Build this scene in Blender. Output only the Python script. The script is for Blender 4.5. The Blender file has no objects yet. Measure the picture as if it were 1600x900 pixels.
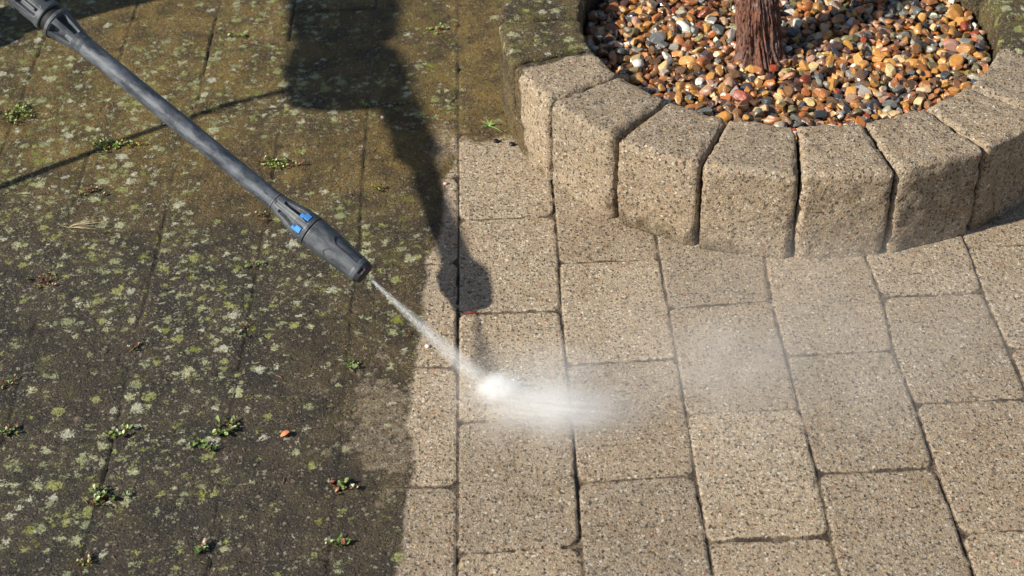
import bpy, bmesh, math, random
import numpy as np
from mathutils import Vector, Matrix, noise as mnoise

sc = bpy.context.scene
rad = math.radians
random.seed(7)
rng = np.random.default_rng(7)

# ------------------------------------------------------------------ camera
CP = np.array([6.68934924e-02, -1.80984494, 1.33022545]); YAW, PIT, ROL, FPX = 4.80040094e-03, 6.78854341e-01, -3.50378124e-02, 2444.67293
cf = np.array([math.sin(YAW)*math.cos(PIT), math.cos(YAW)*math.cos(PIT), -math.sin(PIT)])
cr0 = np.array([math.cos(YAW), -math.sin(YAW), 0.]); cu0 = np.cross(cr0, cf)
cr = cr0*math.cos(ROL)+cu0*math.sin(ROL); cu = np.cross(cr, cf)
cam = bpy.data.cameras.new('camera'); camo = bpy.data.objects.new('camera', cam); sc.collection.objects.link(camo)
camo.matrix_world = Matrix(((cr[0], cu[0], -cf[0], CP[0]), (cr[1], cu[1], -cf[1], CP[1]), (cr[2], cu[2], -cf[2], CP[2]), (0, 0, 0, 1)))
cam.sensor_width = 36; cam.lens = FPX/1600*36; cam.clip_start = .02; cam.clip_end = 300
cam.dof.use_dof = True; cam.dof.focus_distance = 2.08; cam.dof.aperture_fstop = 9.0
sc.camera = camo

# ------------------------------------------------------------------ light
SAZ, SEL = rad(18.9), rad(34.65)          # the light travels towards azimuth SAZ (from +x towards +y) and down
world = bpy.data.worlds.new('World'); sc.world = world; world.use_nodes = True
wn = world.node_tree.nodes; wl = world.node_tree.links
sky = wn.new('ShaderNodeTexSky'); sky.sky_type = 'NISHITA'; sky.sun_disc = False
sky.sun_elevation = SEL; sky.sun_rotation = math.atan2(-math.cos(SAZ), -math.sin(SAZ)) % (2*math.pi)
wn['Background'].inputs['Strength'].default_value = .062
wl.new(sky.outputs['Color'], wn['Background'].inputs['Color'])
sl = bpy.data.lights.new('sun', 'SUN'); sl.energy = 4.6; sl.angle = rad(1.2); sl.color = (1, .95, .845)
so = bpy.data.objects.new('sun', sl); sc.collection.objects.link(so)
sdir = Vector((math.cos(SAZ)*math.cos(SEL), math.sin(SAZ)*math.cos(SEL), -math.sin(SEL)))
so.rotation_euler = sdir.to_track_quat('-Z', 'Y').to_euler()
sc.view_settings.view_transform = 'Standard'; sc.view_settings.look = 'None'
sc.view_settings.exposure = .65; sc.view_settings.gamma = 1; sc.view_settings.use_curve_mapping = False
sc.cycles.use_denoising = True
sc.cycles.max_bounces = 10; sc.cycles.diffuse_bounces = 3; sc.cycles.volume_bounces = 8; sc.cycles.transparent_max_bounces = 12
sc.cycles.volume_max_steps = 256

# ------------------------------------------------------------------ helpers
def G(x, y, h=0.):
    d = cf*FPX + cr*(x-800) - cu*(y-450); t = (h-CP[2])/d[2]; return CP+d*t
def link(name, me, mat=None, parent=None, loc=None):
    o = bpy.data.objects.new(name, me); sc.collection.objects.link(o)
    if mat is not None: me.materials.append(mat)
    if parent is not None: o.parent = parent
    if loc is not None: o.location = loc
    return o
def tag(o, label=None, cat=None, group=None, kind=None):
    if label: o['label'] = label
    if cat: o['category'] = cat
    if group: o['group'] = group
    if kind: o['kind'] = kind
    return o
def empty(name, loc=(0, 0, 0)):
    o = bpy.data.objects.new(name, None); sc.collection.objects.link(o); o.location = loc; o.empty_display_size = .02
    return o
def np_mesh(name, V, F, smooth=True, attrs=None):
    """V (n,3), F (m,k) with constant k"""
    me = bpy.data.meshes.new(name); V = np.asarray(V, np.float32); F = np.asarray(F, np.int32)
    m, k = F.shape
    me.vertices.add(len(V)); me.vertices.foreach_set('co', V.ravel())
    me.loops.add(m*k); me.loops.foreach_set('vertex_index', F.ravel())
    me.polygons.add(m); me.polygons.foreach_set('loop_start', np.arange(0, m*k, k, dtype=np.int32))
    me.polygons.foreach_set('loop_total', np.full(m, k, np.int32))
    me.polygons.foreach_set('use_smooth', np.full(m, smooth))
    for n, a in (attrs or {}).items():
        a = np.asarray(a, np.float32)
        if a.ndim == 1:
            at = me.attributes.new(n, 'FLOAT', 'POINT'); at.data.foreach_set('value', a)
        else:
            at = me.attributes.new(n, 'FLOAT_COLOR', 'POINT'); at.data.foreach_set('color', np.c_[a, np.ones(len(a))].astype(np.float32).ravel())
    me.update(calc_edges=True); me.validate()
    return me
def sst(x, a, b):
    t = np.clip((x-a)/(b-a), 0, 1); return t*t*(3-2*t)
def vn(x, y, s, seed=0):
    """smooth value noise 0..1 at s cells per metre"""
    r = np.random.default_rng(seed); T = r.random((256, 256))
    X = x*s+100.3; Y = y*s+57.7; i = np.floor(X).astype(int); j = np.floor(Y).astype(int); u = X-i; v = Y-j
    u = u*u*(3-2*u); v = v*v*(3-2*v); i0 = i % 256; i1 = (i+1) % 256; j0 = j % 256; j1 = (j+1) % 256
    return (T[i0, j0]*(1-u)+T[i1, j0]*u)*(1-v)+(T[i0, j1]*(1-u)+T[i1, j1]*u)*v
def srgb(r, g, b):
    return tuple(((c/255+.055)/1.055)**2.4 if c > 10 else c/255/12.92 for c in (r, g, b))

class NT:
    def __init__(s, name):
        s.m = bpy.data.materials.new(name); s.m.use_nodes = True; s.t = s.m.node_tree; s.n = s.t.nodes; s.n.clear()
        s.out = s.n.new('ShaderNodeOutputMaterial')
    def put(s, sock, v):
        if isinstance(v, bpy.types.NodeSocket): s.t.links.new(v, sock)
        elif v is not None:
            if hasattr(sock.default_value, '__len__') and len(sock.default_value) == 4 and len(v) == 3: v = (*v, 1)
            sock.default_value = v
    def node(s, typ, ins=None, **kw):
        n = s.n.new(typ)
        for k, v in kw.items(): setattr(n, k, v)
        for k, v in (ins or {}).items(): s.put(n.inputs[k], v)
        return n
    def math(s, op, a, b=None, c=None, clamp=False):
        n = s.n.new('ShaderNodeMath'); n.operation = op; n.use_clamp = clamp; s.put(n.inputs[0], a)
        if b is not None: s.put(n.inputs[1], b)
        if c is not None: s.put(n.inputs[2], c)
        return n.outputs[0]
    def ss(s, v, a, b, o0=0., o1=1.):
        n = s.n.new('ShaderNodeMapRange'); n.interpolation_type = 'SMOOTHSTEP'
        s.put(n.inputs[0], v); s.put(n.inputs[1], a); s.put(n.inputs[2], b); s.put(n.inputs[3], o0); s.put(n.inputs[4], o1); return n.outputs[0]
    def mix(s, f, a, b, mode='MIX'):
        n = s.n.new('ShaderNodeMix'); n.data_type = 'RGBA'; n.blend_type = mode
        s.put(n.inputs[0], f); s.put(n.inputs[6], a); s.put(n.inputs[7], b); return n.outputs[2]
    def noise(s, sc_, det=3., rough=.5, vec=None, dist=0., dim='3D'):
        n = s.node('ShaderNodeTexNoise', noise_dimensions=dim); s.put(n.inputs['Vector'], vec); s.put(n.inputs['Scale'], sc_)
        s.put(n.inputs['Detail'], det); s.put(n.inputs['Roughness'], rough); s.put(n.inputs['Distortion'], dist); return n
    def vor(s, sc_, vec=None, rnd=1., dim='3D', feature='F1'):
        n = s.node('ShaderNodeTexVoronoi', voronoi_dimensions=dim, feature=feature); s.put(n.inputs['Vector'], vec); s.put(n.inputs['Scale'], sc_)
        s.put(n.inputs['Randomness'], rnd); return n
    def ramp(s, f, stops, interp='LINEAR'):
        n = s.n.new('ShaderNodeValToRGB'); n.color_ramp.interpolation = interp; e = n.color_ramp.elements
        while len(e) < len(stops): e.new(.5)
        for el, (p, c) in zip(e, stops): el.position = p; el.color = (*c, 1)
        s.put(n.inputs[0], f); return n.outputs[0]
    def attr(s, name):
        return s.node('ShaderNodeAttribute', attribute_name=name)
    def sep(s, col):
        return s.node('ShaderNodeSeparateColor', {0: col}).outputs
    def bump(s, h, strength=1., dist=.001, nrm=None):
        n = s.node('ShaderNodeBump', {'Strength': strength, 'Distance': dist, 'Height': h})
        if nrm is not None: s.put(n.inputs['Normal'], nrm)
        return n.outputs[0]
    def bsdf(s, col, rough=.6, nrm=None, spec=.5, **kw):
        n = s.node('ShaderNodeBsdfPrincipled', {'Base Color': col, 'Roughness': rough, 'Specular IOR Level': spec})
        if nrm is not None: s.put(n.inputs['Normal'], nrm)
        for k, v in kw.items(): s.put(n.inputs[k.replace('_', ' ')], v)
        s.t.links.new(n.outputs[0], s.out.inputs['Surface']); return s.m

# ------------------------------------------------------------------ concrete (pavers and blocks share it; dirt, lichen etc. come as attributes)
def concrete(name):
    t = NT(name)
    pos = t.node('ShaderNodeNewGeometry').outputs['Position']
    dirt_a = t.attr('dirt').outputs['Fac']; lich_a = t.attr('lichen').outputs['Fac']; olive_a = t.attr('olive').outputs['Fac']
    joint_a = t.attr('joint').outputs['Fac']; tone_a = t.attr('tone').outputs['Fac']; moss_a = t.attr('moss').outputs['Fac']
    wn_ = t.noise(300, 2, .5, pos).outputs['Color']
    wpos = t.node('ShaderNodeVectorMath', {0: pos, 1: t.node('ShaderNodeVectorMath', {0: wn_, 'Scale': .0022}, operation='SCALE').outputs[0]}, operation='ADD').outputs[0]
    # clean concrete
    big = t.noise(9, 4, .6, pos).outputs[0]; mid = t.noise(60, 4, .65, pos).outputs[0]; fine = t.noise(750, 3, .7, pos).outputs[0]
    base = t.mix(t.ss(mid, .3, .7), (.262, .206, .145), (.350, .286, .211))
    base = t.mix(t.ss(big, .3, .7, 0, .45), base, (.345, .262, .176))
    base = t.mix(1, base, t.ramp(fine, [(.30, (.58, .55, .52)), (.5, (1, 1, 1)), (.70, (1.42, 1.42, 1.40))]), 'MULTIPLY')
    v1 = t.vor(225, wpos); r1 = t.sep(v1.outputs['Color'])
    pal = t.ramp(r1[0], [(0, (.46, .40, .32)), (.16, (.30, .23, .155)), (.36, (.17, .125, .082)), (.55, (.075, .057, .040)), (.68, (.66, .60, .51)), (.73, (.36, .15, .075)), (.79, (.50, .34, .14)), (.84, (.12, .11, .105)), (.93, (.50, .44, .36))], 'CONSTANT')
    g1 = t.ss(t.math('SUBTRACT', v1.outputs['Distance'], t.math('MULTIPLY', r1[1], .68)), 0., -.07)
    col = t.mix(t.math('MULTIPLY', g1, .62), base, pal)
    v2 = t.vor(470, wpos); r2 = t.sep(v2.outputs['Color'])
    pal2 = t.ramp(r2[0], [(0, (.66, .62, .54)), (.20, (.30, .24, .175)), (.5, (.09, .07, .052)), (.78, (.42, .37, .29)), (.93, (.35, .17, .09))], 'CONSTANT')
    g2 = t.ss(t.math('SUBTRACT', v2.outputs['Distance'], t.math('MULTIPLY', r2[1], .68)), 0., -.08)
    col = t.mix(t.math('MULTIPLY', g2, .56), col, pal2)
    # pits: holes between the grains
    v3 = t.vor(120, wpos); r3 = t.sep(v3.outputs['Color'])
    pn = t.noise(210, 3, .6, pos).outputs[0]
    pit = t.math('MAXIMUM', t.math('MULTIPLY', t.ss(v3.outputs['Distance'], .24, .12), t.ss(r3[0], .50, .54)), t.ss(pn, .415, .33))
    col = t.mix(t.math('MULTIPLY', pit, .85), col, (.055, .042, .028))
    chip = t.ss(t.vor(70, wpos).outputs['Distance'], .15, .09)
    col = t.mix(t.math('MULTIPLY', chip, .8), col, (.62, .58, .5))
    col = t.mix(1, col, t.ramp(tone_a, [(0, (.90, .885, .86)), (.5, (1.04, 1.0, .94)), (1, (1.20, 1.18, 1.13))]), 'MULTIPLY')
    stn = t.ss(t.noise(14, 5, .7, pos, .6).outputs[0], .50, .68, 0, .42)
    col = t.mix(stn, col, t.mix(1, col, (.66, .58, .47), 'MULTIPLY'))
    gst = t.math('MULTIPLY', t.ss(t.noise(26, 5, .75, pos).outputs[0], .60, .70, 0, .35), 1.)
    col = t.mix(gst, col, (.13, .125, .05))
    # clean joint: wet sand
    jn = t.math('ADD', joint_a, t.math('MULTIPLY', t.math('SUBTRACT', t.noise(180, 3, .6, pos).outputs[0], .5), .9))
    jm = t.ss(jn, .42, .78)
    jcol = t.mix(t.ss(t.noise(55, 3, .6, pos).outputs[0], .4, .6), (.040, .026, .015), (.155, .112, .070))
    col = t.mix(jm, col, jcol)
    # ---- dirty
    dn = t.math('ADD', dirt_a, t.math('MULTIPLY', t.math('SUBTRACT', t.noise(95, 4, .7, pos).outputs[0], .5), .85))
    dm = t.ss(dn, .30, .62)
    dd = t.ss(t.noise(17, 4, .6, pos).outputs[0], .35, .65)
    dark = t.mix(dd, (.0180, .0142, .0098), (.044, .0325, .0200))
    dark = t.mix(olive_a, dark, t.mix(dd, (.052, .032, .008), (.145, .094, .022)))
    dark = t.mix(1, dark, t.ramp(t.noise(420, 4, .75, pos).outputs[0], [(.28, (.25, .25, .26)), (.5, (1, 1, 1)), (.70, (2.6, 2.45, 2.3))]), 'MULTIPLY')
    sp = t.math('MULTIPLY', g1, t.ss(r1[0], .84, .90)); sp2 = t.math('MULTIPLY', g2, t.ss(r2[2], .70, .80))
    dark = t.mix(t.math('MULTIPLY', t.math('MAXIMUM', sp, sp2), .75), dark, t.mix(r1[1], (.15, .115, .075), (.27, .23, .17)))
    # green algae film, reddish brown film
    al = t.math('MULTIPLY', t.ss(t.noise(31, 5, .72, pos).outputs[0], .50, .62), moss_a)
    al = t.math('MULTIPLY', al, t.ss(t.noise(230, 3, .7, pos).outputs[0], .38, .6))
    dark = t.mix(t.math('MULTIPLY', al, .85), dark, t.mix(t.noise(90, 2, .5, pos).outputs[0], (.050, .052, .006), (.185, .175, .024)))
    dark = t.mix(t.math('MULTIPLY', t.math('MULTIPLY', joint_a, t.ss(t.noise(22, 2, .5, pos).outputs[0], .4, .6)), .7), dark, (.036, .024, .010))
    # lichen rosettes, two sizes, ragged edges
    wv = t.node('ShaderNodeVectorMath', {0: t.noise(170, 4, .75, pos).outputs['Color'], 1: (.5, .5, .5)}, operation='SUBTRACT').outputs[0]
    lp = t.node('ShaderNodeVectorMath', {0: pos, 1: t.node('ShaderNodeVectorMath', {0: wv, 'Scale': .030}, operation='SCALE').outputs[0]}, operation='ADD').outputs[0]
    def rosettes(scale, off, dens):
        p2 = t.node('ShaderNodeVectorMath', {0: lp, 1: off}, operation='ADD').outputs[0]
        v = t.vor(scale, p2, 1., '2D'); c = t.sep(v.outputs['Color'])
        on = t.math('LESS_THAN', c[0], t.math('MULTIPLY', lich_a, dens))
        edge = t.ss(t.math('SUBTRACT', v.outputs['Distance'], t.math('ADD', .06, t.math('MULTIPLY', t.math('MULTIPLY', c[1], c[1]), .40))), .005, -.02)
        return t.math('MULTIPLY', on, edge), c
    la, ca = rosettes(46, (0, 0, 0), .66); lb, cb = rosettes(78, (3.3, 1.7, 0), .62); lc, cc = rosettes(140, (5.1, 2.2, 0), .50)
    lgrain = t.ss(t.noise(330, 3, .7, pos).outputs[0], .24, .42)
    def lcol(c):
        return t.ramp(c[2], [(0, (.26, .265, .085)), (.28, (.36, .36, .20)), (.55, (.25, .265, .13)), (.72, (.43, .42, .30)), (.90, (.19, .20, .032))], 'CONSTANT')
    ltint = t.ramp(t.noise(190, 4, .7, pos).outputs[0], [(.28, (.50, .50, .48)), (.5, (.92, .92, .92)), (.72, (1.3, 1.3, 1.25))])
    dk = t.mix(t.math('MULTIPLY', t.math('MULTIPLY', lc, lgrain), .9), dark, t.mix(1, lcol(cc), ltint, 'MULTIPLY'))
    dk = t.mix(t.math('MULTIPLY', t.math('MULTIPLY', lb, lgrain), .93), dk, t.mix(1, lcol(cb), ltint, 'MULTIPLY'))
    dk = t.mix(t.math('MULTIPLY', t.math('MULTIPLY', la, lgrain), .93), dk, t.mix(1, lcol(ca), ltint, 'MULTIPLY'))
    lall = t.math('MAXIMUM', t.math('MAXIMUM', la, lb), lc)
    # where the jet has half cleaned it
    half = t.ss(dn, .55, .95)
    dk = t.mix(half, t.mix(.5, col, dk), dk)
    col = t.mix(dm, col, dk)
    # relief
    h = t.math('ADD', t.math('MULTIPLY', fine, .55), t.math('MULTIPLY', t.noise(330, 3, .6, pos).outputs[0], .9))
    h = t.math('ADD', h, t.math('MULTIPLY', g1, .35))
    h = t.math('SUBTRACT', h, t.math('MULTIPLY', pit, 1.3))
    h = t.math('ADD', h, t.math('MULTIPLY', t.math('MULTIPLY', lall, dm), .3))
    nrm = t.bump(h, 1., .0021)
    rg = t.math('ADD', t.math('MULTIPLY', t.noise(25, 3, .5, pos).outputs[0], .25), t.math('SUBTRACT', .62, t.math('MULTIPLY', jm, .2)))
    return t.bsdf(col, rg, nrm, .45)
M_CONC = concrete('weathered_concrete')

# ------------------------------------------------------------------ pavement
W, L = .14, .21
dflt_lines = {
 -5: [(62, 80), (45, 125), (5, 230)], -4: [(217, 0), (200, 55), (172, 145), (135, 250), (95, 390), (50, 525), (20, 640)],
 -3: [(327, 75), (312, 150), (270, 280), (245, 400), (207, 550), (187, 650), (160, 755), (130, 875)],
 -2: [(455, 40), (442, 170), (410, 375), (385, 520), (350, 700), (340, 800)],
 -1: [(588, 0), (582, 75), (567, 280), (563, 370), (550, 480), (542, 580), (532, 730), (522, 800)],
 0: [(716, 170), (716.5, 343), (715.5, 490), (715, 662), (714, 864)],
 1: [(867, 337), (873, 410), (876, 484), (885, 572), (893, 650), (902, 753), (908, 860)],
 2: [(1030, 400), (1044, 483), (1058, 561), (1072, 644), (1086, 744), (1105, 844)],
 3: [(1194, 400), (1205, 472), (1228, 555), (1250, 644), (1275, 733), (1297, 839)],
 4: [(1353, 403), (1378, 464), (1397, 550), (1428, 628), (1461, 730), (1500, 833)],
 5: [(1517, 400), (1536, 458), (1572, 536)]}
joint_px = {(0, 1): ((716, 209), (800, 205)), (0, 0): ((716, 345), (867, 337)), (0, -1): ((715, 490), (876, 484)), (0, -2): ((715, 660), (890, 650)), (0, -3): ((714, 866), (904, 853)),
 (1, -.5): ((873, 410), (1027, 404)), (1, -1.5): ((885, 570), (1055, 560)), (1, -2.5): ((902, 753), (1083, 743)),
 (2, -1): ((1047, 482), (1200, 470)), (2, -2): ((1075, 647), (1248, 639)), (2, -3): ((1105, 845), (1294, 837)),
 (3, -1.5): ((1230, 554), (1395, 548)), (3, -2.5): ((1280, 740), (1459, 731)),
 (4, -1): ((1375, 465), (1533, 456)), (4, -2): ((1432, 630), (1600, 622)), (4, -3): ((1502, 833), (1600, 828)),
 (5, -.5): ((1505, 385), (1600, 382)), (5, -1.5): ((1575, 545), (1650, 541)),
 (-1, .5): ((575, 279), (716, 278)), (-1, -.5): ((563, 415), (716, 412)), (-1, -1.5): ((545, 573), (716, 573)), (-1, -2.5): ((535, 762), (715, 760)),
 (-2, -2): ((375, 670), (532, 667))}
def axis(lo, hi, flo, fhi, fine, coarse):
    a = np.arange(flo, fhi, fine); b = np.arange(fhi, hi, coarse); c = np.arange(flo-coarse, lo, -coarse)[::-1]
    return np.concatenate([c, a, b])
gx = axis(-2.6, 2.7, -.90, 1.04, .0024, .014); gy = axis(-2.0, 2.4, -.76, .80, .0024, .014)
X, Y = np.meshgrid(gx, gy)
def line_x(i, y):
    r = np.random.default_rng(1000+i); base = W*i + .002*np.sin(y*7+r.random()*6)
    if i in dflt_lines:
        q = np.array([G(*p)[:2] for p in dflt_lines[i]]); q = q[np.argsort(q[:, 1])]
        off = np.interp(y, q[:, 1], q[:, 0]-W*i); return W*i+off
    return base
Z = np.full(X.shape, -.0034); TONE = np.full(X.shape, .5); DD = np.full(X.shape, -1.)
Z += .0012*(vn(X, Y, 60, 3)-.5)+.0022*sst(vn(X, Y, 13, 4), .50, .72)
e1 = (vn(X, Y, 110, 11)-.5)*.0022+(vn(X, Y, 260, 12)-.5)*.0014+(vn(X, Y, 35, 13)-.5)*.0026
for k in range(-19, 20):
    x0 = line_x(k, gy); x1 = line_x(k+1, gy)
    c0 = np.searchsorted(gx, x0.min()-.01); c1 = np.searchsorted(gx, x1.max()+.01)
    if c1-c0 < 3: continue
    off = 0. if k % 2 == 0 else .5
    ys = []
    for n in range(-10, 12):
        v = n+off
        if (k, v) in joint_px:
            a, b = joint_px[(k, v)]; a = G(*a); b = G(*b); ys.append((a[0], a[1], b[0], b[1]))
        else:
            r = np.random.default_rng(abs(hash((k, n))) % 9999); ys.append((W*k, v*L+r.normal()*.0012, W*(k+1), v*L+r.normal()*.0012-.0008))
    for n in range(len(ys)-1):
        b_, t_ = ys[n], ys[n+1]
        r0 = np.searchsorted(gy, min(b_[1], b_[3])-.01); r1 = np.searchsorted(gy, max(t_[1], t_[3])+.01)
        if r1-r0 < 3: continue
        S = np.s_[r0:r1, c0:c1]; x = X[S]; y = Y[S]; r = np.random.default_rng((k+50)*1000+n)
        yb = b_[1]+(x-b_[0])/(b_[2]-b_[0])*(b_[3]-b_[1]); yt = t_[1]+(x-t_[0])/(t_[2]-t_[0])*(t_[3]-t_[1])
        xl = x0[r0:r1, None]; xr = x1[r0:r1, None]
        gap = .0010+.0005*r.random()
        dx = np.minimum(x-xl, xr-x)-gap+e1[S]*.55; dy = np.minimum(y-yb, yt-y)-gap*.9+e1[S]
        cr_ = .009+.006*r.random(); px = np.maximum(cr_-dx, 0); py = np.maximum(cr_-dy, 0)
        d = np.where((px > 0) & (py > 0), cr_-np.hypot(px, py), np.minimum(dx, dy))
        ed = .0026; tt = np.clip(d/ed, 0, 1); z = -ed*.85*(1-np.sqrt(1-(1-tt)**2+1e-9))
        cx, cy = W*(k+.5), .5*(b_[1]+t_[1])
        z = z+r.normal()*.0006+(x-cx)*r.normal()*.006+(y-cy)*r.normal()*.004
        z = np.where(d > 0, z, -1)
        m = d > DD[S]; DD[S] = np.where(m, d, DD[S]); TONE[S] = np.where(m, r.random(), TONE[S])
        Z[S] = np.maximum(Z[S], z)
Z += (vn(X, Y, 150, 21)-.5)*.0007+(vn(X, Y, 30, 22)-.5)*.0010
JOINT = 1-sst(DD, -.0006, .0024)
# dirt boundary
bp = np.array([G(*p)[:2] for p in [(716, 218), (712, 262), (692, 285), (697, 330), (688, 372), (676, 405), (670, 450), (668, 500), (664, 558), (656, 600), (650, 660), (650, 750), (641, 800), (628, 900), (600, 1100), (590, 1400)]])
bp = bp[np.argsort(bp[:, 1])]
Xb = np.interp(Y, bp[:, 1], bp[:, 0]); ytop = bp[-1, 1]
DIRT = sst(Xb-X+(vn(X, Y, 28, 31)-.5)*.014, -.004, .012)
DIRT = np.maximum(DIRT, .92*sst(Y-ytop+(vn(X, Y, 24, 36)-.5)*.05+(vn(X, Y, 90, 37)-.5)*.02, -.014, .020)*(X > -.01)*(X < .5))
def blob(px, py, rx, ry):
    c = G(px, py); return np.exp(-((X-c[0])/rx)**2-((Y-c[1])/ry)**2)
DIRT *= 1-.29*sst(blob(600, 660, .055, .10)*1.3+(vn(X, Y, 45, 32)-.5)*.9+(vn(X, Y, 130, 33)-.5)*.7, .40, .80)
DIRT *= 1-.45*blob(690, 225, .02, .06)
# lichen density
LI = .95*sst(-X, .10, .36)*(.30+.70*sst(Y, -.66, -.25)) + .45*blob(570, 330, .10, .12)+.35*blob(640, 540, .04, .05)+.25*blob(600, 200, .12, .1)+.5*blob(540, 290, .09, .06)+.12+.5*blob(420, 130, .2, .12)
LI *= .18+1.85*sst(vn(X, Y, 7, 41), .15, .85)*(.25+1.5*vn(X, Y, 19, 42))
LI *= (1-.75*blob(480, 800, .14, .25))*(1-.35*sst(Y, .3, .6)); LI += .5*blob(620, 500, .05, .05)
LI = np.clip(LI*1.25, 0, 1)*(1-.75*JOINT)
LI = np.where(X > 0, LI*.35, LI)
OL = np.clip(sst(Y, -.12, .24)*(.55+.8*vn(X, Y, 5, 51)), 0, 1)
OL = np.maximum(OL, .30*sst(X, -.30, -.05)*sst(Y, -.75, -.3)); OL = np.where(X > -.02, np.maximum(OL, 1.), OL)
MO = np.clip(.24+.75*blob(590, 340, .10, .13)+.5*blob(60, 200, .18, .2)+.45*sst(Y, .1, .4)+.8*blob(820, 120, .05, .2)+.3*blob(60, 650, .12, .2), 0, 1)
# joints are fuller on the dirty side
Z = np.where(DIRT > .3, np.maximum(Z, -.0014-.0042*sst(vn(X, Y, 17, 61), .66, .86)+.0016*(vn(X, Y, 70, 63)-.5)), Z)
Z += DIRT*(vn(X, Y, 210, 62)-.5)*.0009
# drop the sheet's rim
nx, ny = len(gx), len(gy); idx = np.arange(nx*ny).reshape(ny, nx)
F = np.stack([idx[:-1, :-1], idx[:-1, 1:], idx[1:, 1:], idx[1:, :-1]], -1).reshape(-1, 4)
me = np_mesh('pavement', np.stack([X.ravel(), Y.ravel(), Z.ravel()], 1), F, True,
             dict(dirt=DIRT.ravel(), lichen=LI.ravel(), olive=OL.ravel(), joint=JOINT.ravel(), tone=TONE.ravel(), moss=MO.ravel()))
pav = link('pavement', me, M_CONC); tag(pav, 'concrete block pavement, left half black with dirt and lichen, right half washed clean', kind='structure')
t = NT('ground_soil'); pos = t.node('ShaderNodeNewGeometry').outputs['Position']
M_SOIL = t.bsdf(t.mix(t.noise(14, 5, .7, pos).outputs[0], (.03, .024, .014), (.10, .085, .05)), .9, t.bump(t.noise(60, 4, .6, pos).outputs[0], .8, .02))
bm = bmesh.new(); bmesh.ops.create_grid(bm, x_segments=8, y_segments=8, size=60); me = bpy.data.meshes.new('ground'); bm.to_mesh(me); bm.free()
gr = link('ground', me, M_SOIL, loc=(0, 0, -.03)); tag(gr, 'dark soil round the paved yard', kind='structure')
def ground_z(x, y):
    j = int(np.clip(np.searchsorted(gy, y), 0, ny-1)); i = int(np.clip(np.searchsorted(gx, x), 0, nx-1)); return float(Z[j, i])

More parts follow.
